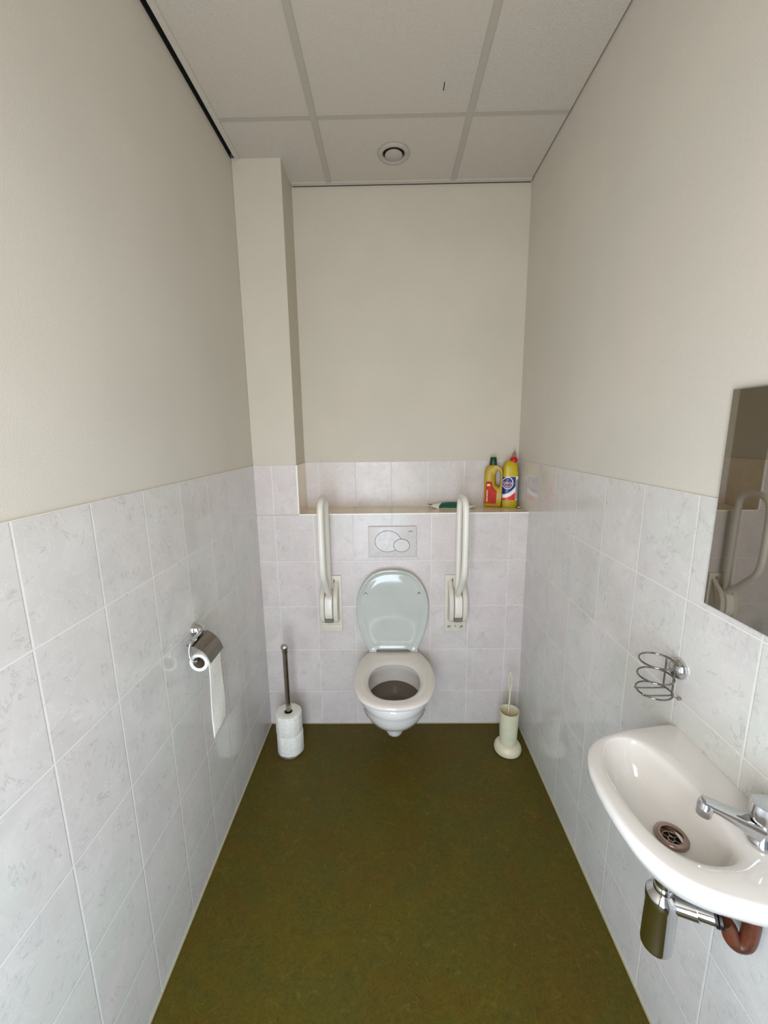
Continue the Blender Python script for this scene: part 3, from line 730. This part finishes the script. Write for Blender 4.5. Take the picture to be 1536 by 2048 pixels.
obj('blue_disc', lab_patch(lambda u, v: ell(u, v, .0235, .029) < 1, -.95, .60, L0, L1, .0016, 80, 110), 'label_navy', lb, 60)
obj('pink_arc', lab_patch(lambda u, v: .55 < ell(u, v, .0205, .025) < .80 and v < .128, -.95, .60, L0, L1, .0020, 80, 110), 'pink_text', lb, 60)
def wrap_text(s_, size, uc, vc, off, mat, nm, shear=0):
    bm = text_mesh(s_, size, .0001, True, shear)
    for v in bm.verts:
        x, y, z = v.co; v.co = lbl(uc+x/BW, vc+y, off+z)
    obj(nm, bm, mat, lb, 0)
wrap_text('Glorix', .0180, -.36, .134, .0024, 'pink_text', 'lettering', .15)
bm = newbox(1.3775, 1.3815, .150, .186, ZS+.0006, ZS+.0012)
# unidentified black-and-white thing by the bleach bottle, its shape is guessed
sc2 = thing('unidentified_oddment', 'tiny unidentified black and white plug lying between the bleach bottle and the right wall', 'oddment', (1.368, .125, ZS))
bm.free()
bm = bmesh.new(); lathe(bm, [(.009, 0), (.010, .002), (.009, .006), (.001, .0075)], (1.3705, .118, ZS+.0006), n=24); obj('disc_top', bm, 'pack_white', sc2, 40)
bm = bmesh.new(); lathe(bm, [(.0115, 0), (.0115, .002), (.0105, .003)], (1.3690, .1185, ZS+.0003), n=24); obj('disc_rim', bm, 'black', sc2, 40)

# ------------------------------------------------------------------ wet wipes pack
pk = thing('wipes_pack', 'flat green and white wet wipes pack with curled end on the ledge', 'wipes pack', (1.01, .15, ZS))
NX, NY = 48, 10
x0, x1 = .885, 1.145
def pz(f, g):
    th = math.sin(PI*min(1, max(0, (f-.07)/.86)))**.45 if .07 < f < .93 else 0
    h = .029*th*(math.sin(PI*g)**.45 if 0 < g < 1 else 0)
    base = .0015 + .020*max(0, (.22-f)/.22)**1.4 + .010*max(0, (f-.86)/.14)
    return base, h
def packmesh(fn, off):
    bm = bmesh.new(); T = {}; Bt = {}
    for i in range(NX+1):
        for j in range(NY+1):
            f, g = i/NX, j/NY; b, h = pz(f, g); wv = .003*math.sin(f*23+g*5)*(1-min(1, h/.012))
            yy = .118+.062*g + .006*math.sin(f*4) + .016*max(0, (.15-f)/.15)*(.5-g)
            T[i, j] = bm.verts.new((x0+(x1-x0)*f, yy, ZS+b+h+.0006+wv*.4+off)); Bt[i, j] = bm.verts.new((x0+(x1-x0)*f, yy, ZS+b+wv*.4-off*.3))
    for i in range(NX):
        for j in range(NY):
            if fn((i+.5)/NX, (j+.5)/NY):
                bm.faces.new((T[i, j], T[i+1, j], T[i+1, j+1], T[i, j+1]))
                if off == 0: bm.faces.new((Bt[i, j], Bt[i, j+1], Bt[i+1, j+1], Bt[i+1, j]))
    if off == 0:
        for i in range(NX):
            bm.faces.new((T[i, 0], Bt[i, 0], Bt[i+1, 0], T[i+1, 0])); bm.faces.new((T[i, NY], T[i+1, NY], Bt[i+1, NY], Bt[i, NY]))
        for j in range(NY):
            bm.faces.new((T[0, j], T[0, j+1], Bt[0, j+1], Bt[0, j])); bm.faces.new((T[NX, j], Bt[NX, j], Bt[NX, j+1], T[NX, j+1]))
    bmesh.ops.delete(bm, geom=[v for v in bm.verts if not v.link_faces], context='VERTS'); return bm
obj('pack', packmesh(lambda f, g: True, 0), 'pack_white', pk, 60)
obj('green_panel', packmesh(lambda f, g: .22 + .18*g < f < .82 and g < .62, .0007), 'pack_green', pk, 60)
obj('black_tip', packmesh(lambda f, g: f < .10 and g > .25, .0007), 'black', pk, 60)
obj('black_tip', packmesh(lambda f, g: .86 < f < .93 and g > .5, .0007), 'black', pk, 60)

# ------------------------------------------------------------------ light
def area(name, loc, rot, sx_, sy_, power, col):
    l = bpy.data.lights.new(name, 'AREA'); l.shape = 'RECTANGLE'; l.size = sx_; l.size_y = sy_; l.energy = power; l.color = col
    o_ = bpy.data.objects.new(name, l); COL.objects.link(o_); o_.location = loc; o_.rotation_euler = rot; return o_
area('doorway_daylight_low', (.42, YN-.03, .62), (math.radians(90), 0, 0), .85, .95, 26, (.72, .85, 1.0))
area('doorway_daylight_high', (.42, YN-.03, 1.62), (math.radians(90), 0, 0), .85, .9, 27, (.99, .972, .95))
w = bpy.data.worlds.new('world'); SC.world = w; w.use_nodes = True
w.node_tree.nodes['Background'].inputs[0].default_value = (.66, .80, 1.0, 1); w.node_tree.nodes['Background'].inputs[1].default_value = .5

# ------------------------------------------------------------------ camera
yaw, pitch, rollc = -.0139, -.1857, -.0125
f = Vector((math.sin(yaw)*math.cos(pitch), math.cos(yaw)*math.cos(pitch), math.sin(pitch)))
r = f.cross(Vector((0, 0, 1))).normalized(); u = r.cross(f)
c, s = math.cos(rollc), math.sin(rollc)
r2 = r*c+u*s; u2 = -r*s+u*c
cam = bpy.data.cameras.new('camera'); co = bpy.data.objects.new('camera', cam); COL.objects.link(co)
cam.sensor_fit = 'VERTICAL'; cam.sensor_height = 36; cam.lens = 819.14/2048*36; cam.clip_start = .02
mt = Matrix((r2, u2, -f)).transposed().to_4x4(); mt.translation = (.679, -2.0477, 1.5954)
co.matrix_world = mt
SC.camera = co
SC.view_settings.view_transform = 'Standard'
SC.view_settings.look = 'None'
SC.view_settings.exposure = 0
SC.cycles.max_bounces = 14; SC.cycles.diffuse_bounces = 8
SC.cycles.use_denoising = True
